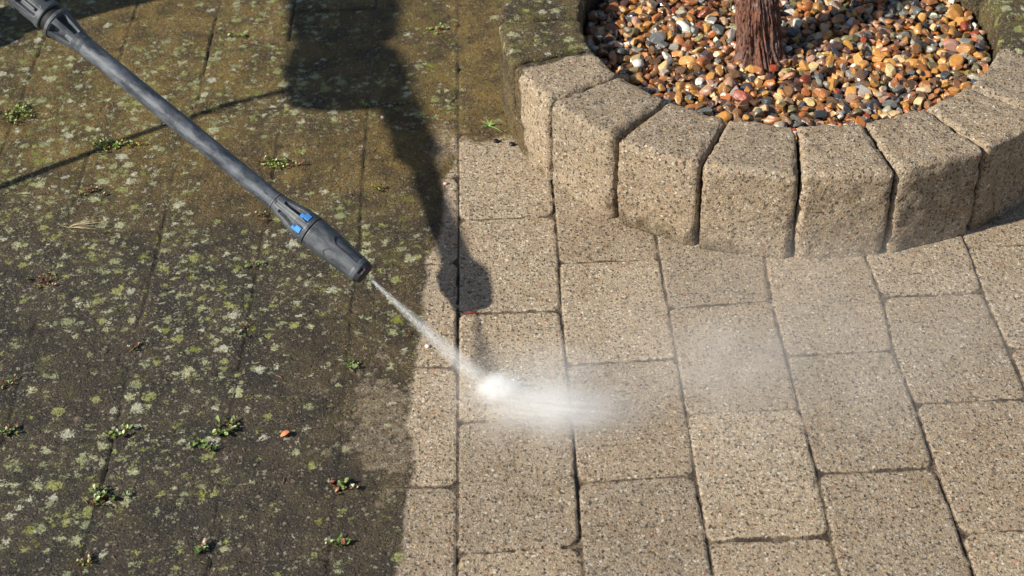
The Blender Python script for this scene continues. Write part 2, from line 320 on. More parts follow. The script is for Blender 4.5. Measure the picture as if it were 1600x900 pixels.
# ------------------------------------------------------------------ planter ring
PC = np.array([.515, .319]); RI, RO, BH = .316, .443, .14
seams = [-163.9, -148.3, -131., -114.2, -97., -80.3, -62.6, -46.2, -24.5] + [-24.5+16.97*i for i in range(1, 13)]
planter = empty('planter', (PC[0], PC[1], 0))
tag(planter, 'round raised planter ring of chunky grey concrete wedge blocks holding wet pebbles', 'planter')
def make_block(a0, a1, seed, dirty):
    n = 26; r = random.Random(seed); gapx = .0016
    # cube-sphere style box grid
    pts = {}; V = []; Fq = []
    def vid(i, j, k):
        key = (i, j, k)
        if key not in pts: pts[key] = len(V); V.append((i/n, j/n, k/n))
        return pts[key]
    for a in range(n):
        for b in range(n):
            for s_ in (0, n):
                q = [vid(s_, a, b), vid(s_, a+1, b), vid(s_, a+1, b+1), vid(s_, a, b+1)]; Fq.append(q if s_ else q[::-1])
                q = [vid(a, s_, b), vid(a+1, s_, b), vid(a+1, s_, b+1), vid(a, s_, b+1)]; Fq.append(q[::-1] if s_ else q)
                q = [vid(a, b, s_), vid(a+1, b, s_), vid(a+1, b+1, s_), vid(a, b+1, s_)]; Fq.append(q if s_ else q[::-1])
    V = np.array(V)
    # denser near the edges
    V = .5+.5*np.sign(V-.5)*(1-(1-np.abs(2*V-1))**1.35)
    half = rad(a1-a0)/2; depth = RO-RI; hz = BH+r.uniform(-.0015, .0015)
    mw = RO*math.sin(half)
    # physical box coordinates (before wedge): x in +-mw, y 0..depth (outwards), z 0..h
    P = np.stack([(V[:, 0]-.5)*2*(mw-gapx), V[:, 1]*depth, V[:, 2]*hz], 1)
    R = .0085+.002*r.random()
    lo = np.array([-(mw-gapx)+R, R, -1.]); hi = np.array([(mw-gapx)-R, depth-R, hz-R]); C = np.clip(P, lo, hi); dv = P-C
    ln = np.linalg.norm(dv, axis=1); m = ln > 1e-9; Pn = P.copy(); Pn[m] = C[m]+dv[m]/ln[m, None]*np.minimum(ln[m], R)[:, None]*1.0
    # bulge ends so corners worn
    rr = RI+Pn[:, 1]; wsc = (rr*math.sin(half)-gapx)/(mw-gapx); 
    x = Pn[:, 0]*wsc; y = rr*math.cos(half)*1.0+(RO*(1-math.cos(half)))*.35*(1-(Pn[:, 0]/mw)**2)
    y = y*1.0+RO*(1-math.cos(half))*.35
    Q = np.stack([x, y, Pn[:, 2]], 1)
    # noise relief
    nm = np.zeros_like(Q); cen = np.array([0, (RI+RO)/2, hz/2]); nm[m] = dv[m]/ln[m, None]
    off = Vector((seed*3.1, seed*1.7, 0)); D = np.zeros(len(Q))
    for i, q in enumerate(Q):
        v = Vector(q)+off; e = 1.0 if ln[i] > 1e-9 else 0.
        D[i] = .0016*mnoise.noise(v*35)+.0014*mnoise.noise(v*110)+.0008*mnoise.noise(v*260)
        if np.count_nonzero(np.abs(dv[i]) > 1e-5) >= 2: D[i] -= .0048*max(0, mnoise.noise(v*60+Vector((9, 2, 4)))-.02)
    Q += nm*D[:, None]
    am = rad((a0+a1)/2); ca, sa = math.cos(am-math.pi/2), math.sin(am-math.pi/2)
    Wd = np.stack([Q[:, 0]*ca-Q[:, 1]*sa, Q[:, 0]*sa+Q[:, 1]*ca, Q[:, 2]], 1)
    wx = Wd[:, 0]+PC[0]; wy = Wd[:, 1]+PC[1]
    ang = np.degrees(np.arctan2(Wd[:, 1], Wd[:, 0]))
    edge = (vn(wx, wy+Wd[:, 2], 45, 71)-.5)*5
    aa = np.where(ang > 90, ang-360, ang)
    th_ = np.where(np.hypot(Wd[:, 0], Wd[:, 1]) > RO-.007, -159.2, -161.4)-2.*sst(Wd[:, 2], .10, .14)*0
    cl = sst(aa+edge-(th_+162.8)*1., -163.6, -162.0)*(1-sst(aa+edge, -26.2, -24.6))
    dirt = (1-cl)*.93
    outer = np.hypot(Wd[:, 0], Wd[:, 1]) > RO-.006
    lich = np.where(dirty, .75, 0.)*(Q[:, 2] > .12)
    mo = np.where(Q[:, 2] > .125, 1., .75)
    # green in the lee of the seams near the foot
    foot = sst(.028-Wd[:, 2]+(vn(wx, wy, 60, 77)-.5)*.03, 0, .03)*.42+sst(vn(wx+Wd[:, 2], wy-Wd[:, 2], 22, 78), .62, .85)*.36
    if not dirty: dirt = np.maximum(dirt, foot)
    c = Wd.mean(0); c[2] = 0
    me = np_mesh('block', Wd-c, Fq, True, dict(dirt=dirt, lichen=lich, olive=np.full(len(Q), .40), joint=np.zeros(len(Q)), tone=np.full(len(Q), r.random()*.6+.1), moss=mo))
    o = link('block', me, M_CONC, planter, loc=tuple(c+np.array([0, 0, -.001])))
    return o
for i in range(len(seams)):
    a0 = seams[i]; a1 = seams[i+1] if i+1 < len(seams) else 196.1
    dirty = i >= 8
    b = make_block(a0, a1, i+1, dirty)
    if dirty: b['label'] = 'planter block covered in green moss'

# ------------------------------------------------------------------ bed and gravel
HG = .088
t = NT('bed_soil'); pos = t.node('ShaderNodeNewGeometry').outputs['Position']
M_BED = t.bsdf(t.mix(t.noise(90, 4, .6, pos).outputs[0], (.008, .006, .004), (.03, .02, .012)), .9)
bm = bmesh.new(); bmesh.ops.create_cone(bm, cap_ends=True, segments=64, radius1=RI-.003, radius2=RI-.003, depth=.066); me = bpy.data.meshes.new('soil'); bm.to_mesh(me); bm.free()
soil = link('soil', me, M_BED, loc=(PC[0], PC[1], .037)); tag(soil, 'dark soil under the wet pebbles inside the round planter', 'soil', kind='stuff')
t = NT('wet_pebble'); pos = t.node('ShaderNodeNewGeometry').outputs['Position']; pc = t.attr('pebble').outputs['Color']
n1 = t.noise(120, 4, .65, pos, 1.).outputs[0]; n2 = t.noise(600, 3, .6, pos).outputs[0]
c = t.mix(t.ss(n1, .55, .72, 0, .55), pc, t.mix(1, pc, (1.55, 1.48, 1.35), 'MULTIPLY'))
c = t.mix(t.ss(n1, .42, .30, 0, .6), c, t.mix(1, pc, (.40, .37, .36), 'MULTIPLY'))
c = t.mix(1, c, t.ramp(n2, [(.3, (.75, .75, .75)), (.7, (1.2, 1.2, 1.2))]), 'MULTIPLY')
M_PEB = t.bsdf(c, t.ss(n1, .3, .7, .16, .42), t.bump(t.math('ADD', n2, t.math('MULTIPLY', n1, 2.)), .35, .0012), .55, Coat_Weight=.55, Coat_Roughness=.09)
pal = [((188, 134, 70), 17), ((186, 114, 60), 10), ((166, 110, 64), 11), ((140, 100, 66), 17), ((110, 82, 60), 11), ((66, 68, 72), 6), ((104, 106, 104), 9), ((162, 154, 140), 8), ((214, 184, 136), 10), ((232, 226, 214), 3), ((190, 150, 128), 7), ((122, 112, 76), 8), ((150, 70, 44), 3), ((92, 68, 62), 5), ((206, 156, 88), 7)]
pcol = np.array([srgb(*c) for c, w in pal]); pw = np.array([w for c, w in pal], float); pw /= pw.sum()
bm = bmesh.new(); bmesh.ops.create_icosphere(bm, subdivisions=3, radius=1); IV = np.array([v.co[:] for v in bm.verts]); IF = np.array([[v.index for v in f.verts] for f in bm.faces]); bm.free()
TRUNK = np.array([.470, .262])
def scatter(n, rmin, layer_z, jit, seed):
    r = np.random.default_rng(seed); pts = []; cell = {}
    cs = rmin; tries = 0
    while len(pts) < n and tries < n*40:
        tries += 1
        a = r.random()*2*math.pi; q = (RI-.010)*math.sqrt(r.random()); x, y = PC[0]+q*math.cos(a), PC[1]+q*math.sin(a)
        if math.hypot(x-TRUNK[0], y-TRUNK[1]) < .030: continue
        i, j = int(x//cs), int(y//cs); ok = True
        for di in (-1, 0, 1):
            for dj in (-1, 0, 1):
                for (u, v) in cell.get((i+di, j+dj), ()):
                    if (u-x)**2+(v-y)**2 < rmin**2: ok = False
        if ok:
            cell.setdefault((i, j), []).append((x, y)); pts.append((x, y, layer_z+r.normal()*jit))
    return pts
PV = []; PF = []; PCOL = []; nv = 0
pts = scatter(1500, .0125, HG-.012, .001, 5)+scatter(1800, .0118, HG-.003, .0015, 6)+scatter(700, .0165, HG+.003, .0015, 8)
for (x, y, z) in pts:
    s = float(np.clip(rng.lognormal(0, .25), .6, 1.7))*.0082
    ax = np.array([s*rng.uniform(1.0, 1.45), s*rng.uniform(.78, 1.05), s*rng.uniform(.55, .85)])
    V = IV.copy()
    # facets: clip by a few random planes for angular stones
    for _ in range(rng.integers(7, 13)):
        nrm = rng.normal(size=3); nrm /= np.linalg.norm(nrm); h = rng.uniform(.46, .82); dd_ = V@nrm-h; V = V-np.outer(np.maximum(dd_, 0)*.97, nrm)
    k = rng.normal(size=(3, 3))*2.; ph = rng.random(3)*6
    V = V*(1+.06*np.sin(V@k.T+ph).sum(1, keepdims=True)/1.5)
    V = V*ax
    yaw = rng.random()*6.28; tx, ty = rng.normal(size=2)*.38
    Rm = np.array(Matrix.Rotation(yaw, 3, 'Z') @ Matrix.Rotation(tx, 3, 'X') @ Matrix.Rotation(ty, 3, 'Y'))
    V = V@Rm.T+np.array([x, y, z])
    PV.append(V); PF.append(IF+nv); nv += len(V)
    c = pcol[rng.choice(len(pcol), p=pw)]*rng.uniform(.72, 1.18)*np.array([1, rng.uniform(.92, 1.05), rng.uniform(.85, 1.05)])
    PCOL.append(np.tile(np.clip(c*.90, 0, 1), (len(V), 1)))
me = np_mesh('gravel', np.concatenate(PV), np.concatenate(PF), False, dict(pebble=np.concatenate(PCOL)))
tag(link('gravel', me, M_PEB), 'wet orange, brown, grey and white pebbles filling the round planter', 'gravel', kind='stuff')

# ------------------------------------------------------------------ shrub with fibrous bark, crown above the frame
def trunk_path(h):
    lx, ly = -.10, .50
    return np.array([TRUNK[0]+lx*h+.03*math.sin(h*9)*h, TRUNK[1]+ly*h*(1-h*.55), HG-.01+h])
tree = empty('shrub', (TRUNK[0], TRUNK[1], HG-.01)); tag(tree, 'conifer shrub with peeling reddish brown bark rising from the pebbles', 'shrub')
nt_, nh = 220, 240; V = []; crease = []
for j in range(nh+1):
    h = .58*j/nh; c = trunk_path(h); R0 = .0265*(1-.35*h/.58)+.014*math.exp(-h/.016)
    for i in range(nt_):
        a = 2*math.pi*i/nt_
        ca, sa = math.cos(a), math.sin(a)
        tw = a+h*1.6
        q = Vector((math.cos(tw)*2.6, math.sin(tw)*2.6, h*7)); f1 = 1-abs(mnoise.noise(q*1.3)*2)
        q2 = Vector((math.cos(tw)*7, math.sin(tw)*7, h*16)); f2 = 1-abs(mnoise.noise(q2)*2)
        q3 = Vector((math.cos(tw)*17, math.sin(tw)*17, h*45)); f3 = mnoise.noise(q3)
        strip = mnoise.noise(Vector((math.cos(tw)*5, math.sin(tw)*5, h*22+3)))
        d = .0050*f1+.0042*f2+.0024*f3+.0028*(1 if strip > .22 else 0)
        lobes = .12*math.cos(2*a+.6)+.07*math.cos(5*a+1.3+h*4)
        r_ = R0*(1+lobes)+d-.003
        V.append((c[0]+r_*ca, c[1]+r_*sa, c[2])); crease.append(max(0, min(1, .5+d*70-.25)))
idx = np.arange((nh+1)*nt_).reshape(nh+1, nt_); nxt = np.roll(idx, -1, 1)
F = np.stack([idx[:-1], nxt[:-1], nxt[1:], idx[1:]], -1).reshape(-1, 4)
t = NT('red_bark'); tc = t.node('ShaderNodeTexCoord').outputs['Object']
st = t.node('ShaderNodeMapping', {'Vector': tc, 'Scale': (1, 1, .12)}).outputs[0]
n1 = t.noise(260, 5, .7, st, .6).outputs[0]; n2 = t.noise(70, 4, .6, st).outputs[0]; n3 = t.noise(45, 3, .6, tc).outputs[0]
cr_a = t.attr('crease').outputs['Fac']
c = t.mix(t.ss(n1, .36, .62), (.026, .012, .009), (.27, .105, .058))
c = t.mix(t.ss(n2, .50, .68, 0, .8), c, (.17, .12, .105))
c = t.mix(t.ss(n2, .42, .30, 0, .7), c, (.050, .030, .028))
c = t.mix(t.ss(n3, .58, .70, 0, .6), c, (.30, .26, .235))
M_BARK = t.bsdf(c, .62, t.bump(t.math('ADD', n1, n2), 1., .004), .4)
me = np_mesh('trunk', np.array(V)-np.array([TRUNK[0], TRUNK[1], HG-.01]), F, True, dict(crease=np.array(crease)))
trk = link('trunk', me, M_BARK, tree)
# loose curling bark strips along the right side of the trunk
bm = bmesh.new()
for s_ in range(26):
    a = rng.uniform(-2.9, .6); h0 = rng.uniform(.005, .10); ln_ = rng.uniform(.012, .035); wd = rng.uniform(.0008, .0024); lift = rng.uniform(.001, .006); prev = None
    for k in range(7):
        u = k/6; h = h0+ln_*u; c = trunk_path(h); R0 = .0295+.012*math.exp(-h/.022)+.0025+lift*math.sin(u*2.2)
        aa = a+.1*u; p1 = bm.verts.new((c[0]+R0*math.cos(aa)-TRUNK[0], c[1]+R0*math.sin(aa)-TRUNK[1], h)); p2 = bm.verts.new((c[0]+R0*math.cos(aa+wd/.03*(1-u*.6))-TRUNK[0], c[1]+R0*math.sin(aa+wd/.03*(1-u*.6))-TRUNK[1], h+.0006))
        if prev: bm.faces.new((prev[0], prev[1], p2, p1))
        prev = (p1, p2)
me = bpy.data.meshes.new('peeling_bark'); bm.to_mesh(me); bm.free(); pb = link('peeling_bark', me, M_BARK, tree); pb['kind'] = 'stuff'
md = pb.modifiers.new('s', 'SOLIDIFY'); md.thickness = .0006
# limbs and crown, above the picture
top = trunk_path(.5)-np.array([TRUNK[0], TRUNK[1], HG-.01]); bm = bmesh.new(); tips = []
def tube(bm, pts, radii, seg=8):
    rings = []
    for i, p in enumerate(pts):
        p = Vector(p); d = (Vector(pts[min(i+1, len(pts)-1)])-Vector(pts[max(i-1, 0)])).normalized()
        u = d.orthogonal().normalized() if not rings else (rings_u-d*rings_u.dot(d)).normalized(); rings_u = u; v = d.cross(u)
        rings.append([bm.verts.new(p+radii[i]*(math.cos(2*math.pi*k/seg)*u+math.sin(2*math.pi*k/seg)*v)) for k in range(seg)])
    for a, b in zip(rings, rings[1:]):
        for k in range(seg): bm.faces.new((a[k], a[(k+1) % seg], b[(k+1) % seg], b[k])).smooth = True
    bm.faces.new(rings[0][::-1]); bm.faces.new(rings[-1])
for k in range(11):
    a = k*2.4; el = rng.uniform(.35, 1.1); ln_ = rng.uniform(.25, .45); dv = np.array([math.cos(a)*math.cos(el), math.sin(a)*math.cos(el), math.sin(el)])
    p0 = top+np.array([0, 0, rng.uniform(-.04, .06)]); p = [p0+dv*ln_*u+np.array([0, 0, .06*u*u]) for u in (0, .35, .7, 1)]
    tube(bm, [tuple(q) for q in p], [.012, .009, .006, .003]); tips += [p0+dv*ln_*u+np.array([0, 0, .06*u*u]) for u in np.linspace(.35, 1.05, 9)]
me = bpy.data.meshes.new('limbs'); bm.to_mesh(me); bm.free(); link('limb', me, M_BARK, tree)
VV = []; FF = []
for tp in tips:
    for _ in range(70):
        c = tp+rng.normal(size=3)*.042; d = rng.normal(size=3)+np.array([0, 0, .6]); d /= np.linalg.norm(d); s_ = np.cross(d, rng.normal(size=3)); s_ /= np.linalg.norm(s_)
        l_ = rng.uniform(.012, .028); w_ = l_*.16; b0 = len(VV); VV += [c, c+d*l_*.5+s_*w_, c+d*l_, c+d*l_*.5-s_*w_]; FF.append((b0, b0+1, b0+2, b0+3))
t = NT('conifer_foliage'); pos = t.node('ShaderNodeNewGeometry').outputs['Position']
M_FOL = t.bsdf(t.mix(t.noise(30, 3, .6, pos).outputs[0], (.025, .05, .015), (.07, .10, .03)), .6)
link('crown', np_mesh('crown', VV, FF, False), M_FOL, tree)

# ------------------------------------------------------------------ pressure washer lance
T0 = Vector((-.111306, -.2452412, .099)); DL = Vector((-.74883365, .50337168, .43112077)).normalized()
tocam = (Vector(CP)-T0).normalized(); yv = (tocam-DL*tocam.dot(DL)).normalized(); xv = yv.cross(DL)
lance = empty('pressure_washer_lance'); lance.matrix_world = Matrix(((xv.x, yv.x, DL.x, T0.x), (xv.y, yv.y, DL.y, T0.y), (xv.z, yv.z, DL.z, T0.z), (0, 0, 0, 1)))
tag(lance, 'scuffed dark blue-grey plastic pressure washer lance with blue nozzle insert, spraying water', 'pressure washer lance')
def plastic(name, c0, c1, rough=.45):
    t = NT(name); tc = t.node('ShaderNodeTexCoord').outputs['Object']; st = t.node('ShaderNodeMapping', {'Vector': tc, 'Scale': (1, 1, .35)}).outputs[0]
    n1 = t.noise(75, 5, .72, st).outputs[0]; n2 = t.noise(420, 4, .7, st).outputs[0]; n3 = t.noise(900, 2, .5, tc).outputs[0]
    c = t.mix(t.ss(n1, .35, .68), c0, c1); c = t.mix(t.ss(n2, .58, .75, 0, .5), c, tuple(min(1, v*2.2) for v in c1))
    c = t.mix(t.ss(t.noise(140, 4, .7, tc).outputs[0], .60, .72, 0, .40), c, (.16, .14, .115))
    return t.bsdf(c, t.ss(n1, .3, .7, rough-.08, rough+.2), t.bump(t.math('ADD', n2, n3), .35, .0006), .5)
M_PL = plastic('scuffed_plastic', (.036, .041, .049), (.105, .114, .126), .42); M_PLD = plastic('dark_plastic', (.012, .013, .016), (.024, .025, .030), .5)
M_TUBE = plastic('lance_tube_plastic', (.030, .036, .046), (.125, .138, .160), .36)
M_BLUE = plastic('blue_plastic', (.06, .24, .62), (.10, .34, .74), .35)
t = NT('slot_black'); M_BLK = t.bsdf((.006, .006, .007), .7)
def lathe(name, prof, mat, parent, nth=96, fn=None, cap=True):
    """prof: list of (s, r); fn(s, theta, r)->r. theta measured from local +Y (faces the camera), + towards +X"""
    V = []; n = len(prof)
    for s, r in prof:
        for k in range(nth):
            th = 2*math.pi*k/nth; q = fn(s, th, r) if fn else r
            V.append((q*math.sin(th), q*math.cos(th), s))
    idx = np.arange(n*nth).reshape(n, nth); nx_ = np.roll(idx, -1, 1)
    Fq = [tuple(int(i) for i in f) for f in np.stack([idx[:-1], idx[1:], nx_[1:], nx_[:-1]], -1).reshape(-1, 4)]
    if cap:
        Fq += [tuple(int(i) for i in idx[0][::-1]), tuple(int(i) for i in idx[-1])]
    me = bpy.data.meshes.new(name); me.from_pydata(V, [], Fq); 
    for p in me.polygons: p.use_smooth = len(p.vertices) == 4
    me.update(); bm = bmesh.new(); bm.from_mesh(me); bmesh.ops.recalc_face_normals(bm, faces=bm.faces); bm.to_mesh(me); bm.free()
    return link(name, me, mat, parent)
def dense(pr, ds=.0007):
    out = []
    for (a, ra), (b, rb) in zip(pr, pr[1:]):
        m = max(1, int(round((b-a)/ds))); out += [(a+(b-a)*i/m, ra+(rb-ra)*i/m) for i in range(m)]
    return out+[pr[-1]]
def wrap(a): return (a+math.pi) % (2*math.pi)-math.pi
def soft(x, w): return max(0., min(1., .5+x/w))
def rect(s, th, s0, s1, t0, t1, ws=.0012, wt=.05):
    a = wrap(th-(t0+t1)/2); return soft(s-s0, ws)*soft(s1-s, ws)*soft(a+(t1-t0)/2, wt)*soft((t1-t0)/2-a, wt)
def f_barrel(s, th, r):
    q = r
    # shallow grip panels with arched ends
    for c in (-.75, .55, 2.2, -2.4):
        a = wrap(th-c); v = 1-((a/.42)**2); e = .050+.008*max(0, v)
        if v > 0 and s < e and s > .012: q -= .0011*soft(e-s, .0015)*soft(v, .35)*soft(s-.014, .002)
    q += .0003*math.sin(s*900)*0
    return q
lathe('nozzle_cap', dense([(-.0002, .009), (0, .0128), (.0012, .0146), (.0075, .0160), (.0082, .0157)]), M_PLD, lance, fn=lambda s, th, r: r-.0022*rect(s, th, .002, .006, -.30, .30)-.0015*rect(s, th, .001, .007, 1.2, 1.6)-.0015*rect(s, th, .001, .007, -1.7, -1.3))
barrel = lathe('nozzle_barrel', dense([(.0078, .0150), (.0082, .0158), (.020, .0168), (.050, .0190), (.078, .0204), (.0875, .0206), (.0885, .0200)]), M_PL, lance, 160, f_barrel)
lathe('nozzle_seam', [(.0883, .0188), (.0897, .0188)], M_BLK, lance)
def f_house(s, th, r):
    q = r
    for c in (-.54, .54, 2.6, -2.6):
        q -= .0075*rect(s, th, .0965, .137, c-.30*(1-.45*(s-.0965)/.04), c+.30*(1-.45*(s-.0965)/.04), .0015, .06)*(1 if s < .125 else 1-(s-.125)/.018)
    q -= .0006*rect(s, th, .095, .147, -.20, .20, .002, .05)
    return q
lathe('nozzle_housing', dense([(.0895, .0198), (.0902, .0207), (.097, .0205), (.112, .0188), (.130, .0150), (.146, .0127), (.152, .0123)], .0006), M_PL, lance, 220, f_house)
def insert(c):
    # blue selector jaws sitting at the lower end of the slots
    bm = bmesh.new()
    for (s0, s1, w, rr, dth) in ((.0968, .1055, .0044, .0198, -.03), (.1045, .1105, .0028, .0188, .12)):
        th = c+dth; ct, st_ = math.cos(th), math.sin(th); bmesh.ops.create_cube(bm, size=1, matrix=Matrix.Translation((rr*st_*.93, rr*ct*.93, (s0+s1)/2)) @ Matrix.Rotation(-th, 4, 'Z') @ Matrix.Diagonal((w*2, .004, s1-s0, 1)))
    bmesh.ops.bevel(bm, geom=bm.edges[:], offset=.0006, segments=2, affect='EDGES')
    me = bpy.data.meshes.new('selector'); bm.to_mesh(me); bm.free(); link('selector', me, M_BLUE, lance)
insert(-.54); insert(.54)
lathe('tube', dense([(.150, .0121), (.20, .0121), (.30, .0123), (.40, .0122), (.487, .0124)], .004), M_TUBE, lance, 64)
lathe('tube_seam', [(.1495, .0126), (.1508, .0129), (.1525, .0126)], M_PL, lance, 64)
def f_cone(s, th, r):
    q = r
    for k in range(6):
        c = k*math.pi/3+math.pi/6
        q -= .0085*rect(s, th, .4955, .5255, c-.27, c+.27, .0018, .07)*min(1, (s-.488)/.02)
    return q
lathe('coupling_cone', dense([(.478, .0122), (.484, .0133), (.488, .0135), (.500, .0160), (.520, .0203), (.5275, .0214), (.5285, .0226), (.5325, .0228), (.5335, .0215)], .0006), M_PL, lance, 220, f_cone)
lathe('coupling_ring', dense([(.5330, .0180), (.5345, .0184), (.5425, .0184), (.544, .0178)]), M_BLK, lance, 64)
def f_sleeve(s, th, r):
    q = r
    for k in range(5):
        c = k*2*math.pi/5+.25
        q -= .0052*rect(s, th, .553, .585, c-.34, c+.34, .0016, .06)
        q += .0032*rect(s, th, .557, .581, c-.10, c+.10, .0016, .05)
    return q
lathe('coupling_sleeve', dense([(.5435, .0195), (.545, .0212), (.547, .0214), (.595, .0216), (.60, .0205)], .0007), M_PL, lance, 200, f_sleeve)
lathe('rear_tube', dense([(.598, .0195), (.62, .0200), (.72, .0215), (.78, .0190)], .01), M_TUBE, lance, 48)
# gun: body, grip, trigger, added shadow plate (out of the frame, its shadow is in the picture)
def hull(name, boxes, mat, parent, bev=.006):
    bm = bmesh.new()
    for (c, sz, rx) in boxes: bmesh.ops.create_cube(bm, size=1, matrix=Matrix.Translation(c) @ Matrix.Rotation(rx, 4, 'X') @ Matrix.Diagonal((*sz, 1)))
    bmesh.ops.bevel(bm, geom=bm.edges[:], offset=bev, segments=3, affect='EDGES'); me = bpy.data.meshes.new(name); bm.to_mesh(me); bm.free()
    return link(name, me, mat, parent)
def P3(px, py, h):
    g = G(px, py); return Vector((g[0]+sdir.x/sdir.z*h, g[1]+sdir.y/sdir.z*h, h))
LI4 = lance.matrix_world.inverted(); hg = bmesh.new(); q8 = [P3(610, 168, .385), P3(520, 176, .37), P3(452, 168, .355), P3(444, 100, .395), P3(470, 60, .43), P3(600, 60, .48), P3(636, 118, .46)]  # unseen plate added to the gun, outline shaped to fill its ground shadow
nn = (q8[2]-q8[0]).cross(q8[4]-q8[0]).normalized()*.016; va = [hg.verts.new(LI4 @ (q-nn)) for q in q8]; vb = [hg.verts.new(LI4 @ (q+nn)) for q in q8]
hg.faces.new(va); hg.faces.new(vb[::-1])
for k in range(7): hg.faces.new((va[k], vb[k], vb[(k+1) % 7], va[(k+1) % 7]))
bmesh.ops.recalc_face_normals(hg, faces=hg.faces); bmesh.ops.bevel(hg, geom=hg.edges[:], offset=.010, segments=3, affect='EDGES')
me = bpy.data.meshes.new('gun_shadow_plate'); hg.to_mesh(me); hg.free(); link('gun_shadow_plate', me, M_PLD, lance)
# in the lance frame the ground side of the gun is about -Y; (x, y, s)
hull('gun_body', [((0, -.010, .87), (.045, .045, .18), 0)], M_PL, lance, .012)
hull('grip', [((0, -.07, .87), (.036, .13, .045), .2)], M_PLD, lance, .012)
hull('trigger', [((0, -.05, .82), (.018, .06, .012), .25)], M_BLUE, lance, .004)
lm = lance.matrix_world.copy(); LW = lambda x, y, s: lm @ Vector((x, y, s))
# ------------------------------------------------------------------ hose, hangs from the grip
gb = P3(448, 140, .375)
hp = [gb, Vector((-.775, .185, .27)), Vector((-.845, .11, .20)), Vector((-.90, .02, .10)), Vector((-.97, -.08, .012)), Vector((-1.2, -.25, .010)), Vector((-1.7, -.2, .010)), Vector((-2.2, .2, .010))]
def catmull(P, n=14):
    P = [P[0]*2-P[1]]+P+[P[-1]*2-P[-2]]; out = []
    for a, b, c, d in zip(P, P[1:], P[2:], P[3:]):
        for k in range(n):
            u = k/n; out.append(.5*((2*b)+(c-a)*u+(2*a-5*b+4*c-d)*u*u+(3*b-a-3*c+d)*u**3))
    return out+[P[-2]]
hpts = catmull(hp); bm = bmesh.new(); tube(bm, hpts, [.0068]*len(hpts), 14); me = bpy.data.meshes.new('hose'); bm.to_mesh(me); bm.free(); ho = link('hose', me, M_PLD)
tag(ho, 'black high pressure hose hanging down from the lance grip', 'hose')

# ------------------------------------------------------------------ person holding the gun, outside the frame on the left
def flat(name, col, rough=.8, sc_=250):
    t = NT(name); tc = t.node('ShaderNodeTexCoord').outputs['Object']; n = t.noise(sc_, 4, .6, tc).outputs[0]
    return t.bsdf(t.mix(n, tuple(c*.7 for c in col), tuple(min(1, c*1.25) for c in col)), rough, t.bump(n, .3, .002))
M_SKIN = flat('skin', (.50, .31, .22), .5, 90); M_TROU = flat('work_trousers', (.03, .035, .05)); M_JACK = flat('work_jacket', (.05, .09, .06)); M_BOOT = flat('rubber_boot', (.02, .03, .02), .4); M_GLOV = flat('work_glove', (.12, .10, .07)); M_CAP = flat('knitted_cap', (.06, .05, .05))
def skin(name, pts, edges, radii, mat, parent, root=0, sub=2):
    me = bpy.data.meshes.new(name); me.from_pydata([tuple(p) for p in pts], edges, []); o = link(name, me, mat, parent)
    m = o.modifiers.new('skin', 'SKIN'); m.use_smooth_shade = True; sv = me.skin_vertices[0].data
    for i, r in enumerate(radii): sv[i].radius = (r, r) if not isinstance(r, tuple) else r
    for i in range(len(pts)): sv[i].use_root = i == root
    s_ = o.modifiers.new('sub', 'SUBSURF'); s_.levels = s_.render_levels = sub
    return o
per = empty('person', (-1.25, .70, 0)); off = Vector((-1.25, .70, 0))
Pj = dict(hip=(-1.38, .98, .84), spine=(-1.30, .92, .96), chest=(-1.19, .84, 1.06), neck=(-1.08, .78, 1.14), head=(-.99, .74, 1.20), crown=(-.95, .72, 1.28),
 sl=(-1.20, 1.02, 1.04), el=(0, 0, 0), wl=(0, 0, 0), sr=(-1.16, .68, 1.02), er=(0, 0, 0), wr=(0, 0, 0),
 hl=(-1.38, 1.08, .82), kl=(-1.22, 1.06, .46), al=(-1.26, 1.02, .08), tl=(-1.10, .99, .04), hr=(-1.34, .88, .82), kr=(-1.00, .64, .50), ar=(-.96, .565, .09), tr=(-.85, .53, .04))
ga = LW(0, -.07, .96); gf = LW(0, 0, .80)
Pj['wr'] = tuple(P3(525, 70, .46)); Pj['er'] = tuple(P3(505, -60, .62))
Pj['wl'] = tuple(P3(560, 75, .48)); Pj['el'] = tuple(P3(560, -70, .66))
names = list(Pj); ix = {n: i for i, n in enumerate(names)}
def sk(nm, keys, edges, radii, mat, parent, sub=2):
    return skin(nm, [Vector(Pj[k])-off for k in keys], [(keys.index(a), keys.index(b)) for a, b in edges], radii, mat, parent, 0, sub)
E = [('hip', 'spine'), ('spine', 'chest'), ('chest', 'neck'), ('neck', 'head'), ('head', 'crown'), ('chest', 'sl'), ('sl', 'el'), ('el', 'wl'), ('chest', 'sr'), ('sr', 'er'), ('er', 'wr'), ('hip', 'hl'), ('hl', 'kl'), ('kl', 'al'), ('al', 'tl'), ('hip', 'hr'), ('hr', 'kr'), ('kr', 'ar'), ('ar', 'tr')]
rr_ = dict(hip=.12, spine=.105, chest=.115, neck=.05, head=.085, crown=.06, sl=.05, el=.038, wl=.026, sr=.05, er=.038, wr=.026, hl=.08, kl=.052, al=.035, tl=.03, hr=.08, kr=.052, ar=.035, tr=.03)
sk('body', names, E, [rr_[n] for n in names], M_SKIN, per)
sk('trousers', ['hip', 'hl', 'kl', 'al', 'hr', 'kr', 'ar'], [('hip', 'hl'), ('hl', 'kl'), ('kl', 'al'), ('hip', 'hr'), ('hr', 'kr'), ('kr', 'ar')], [.135, .10, .075, .062, .10, .075, .062], M_TROU, per)
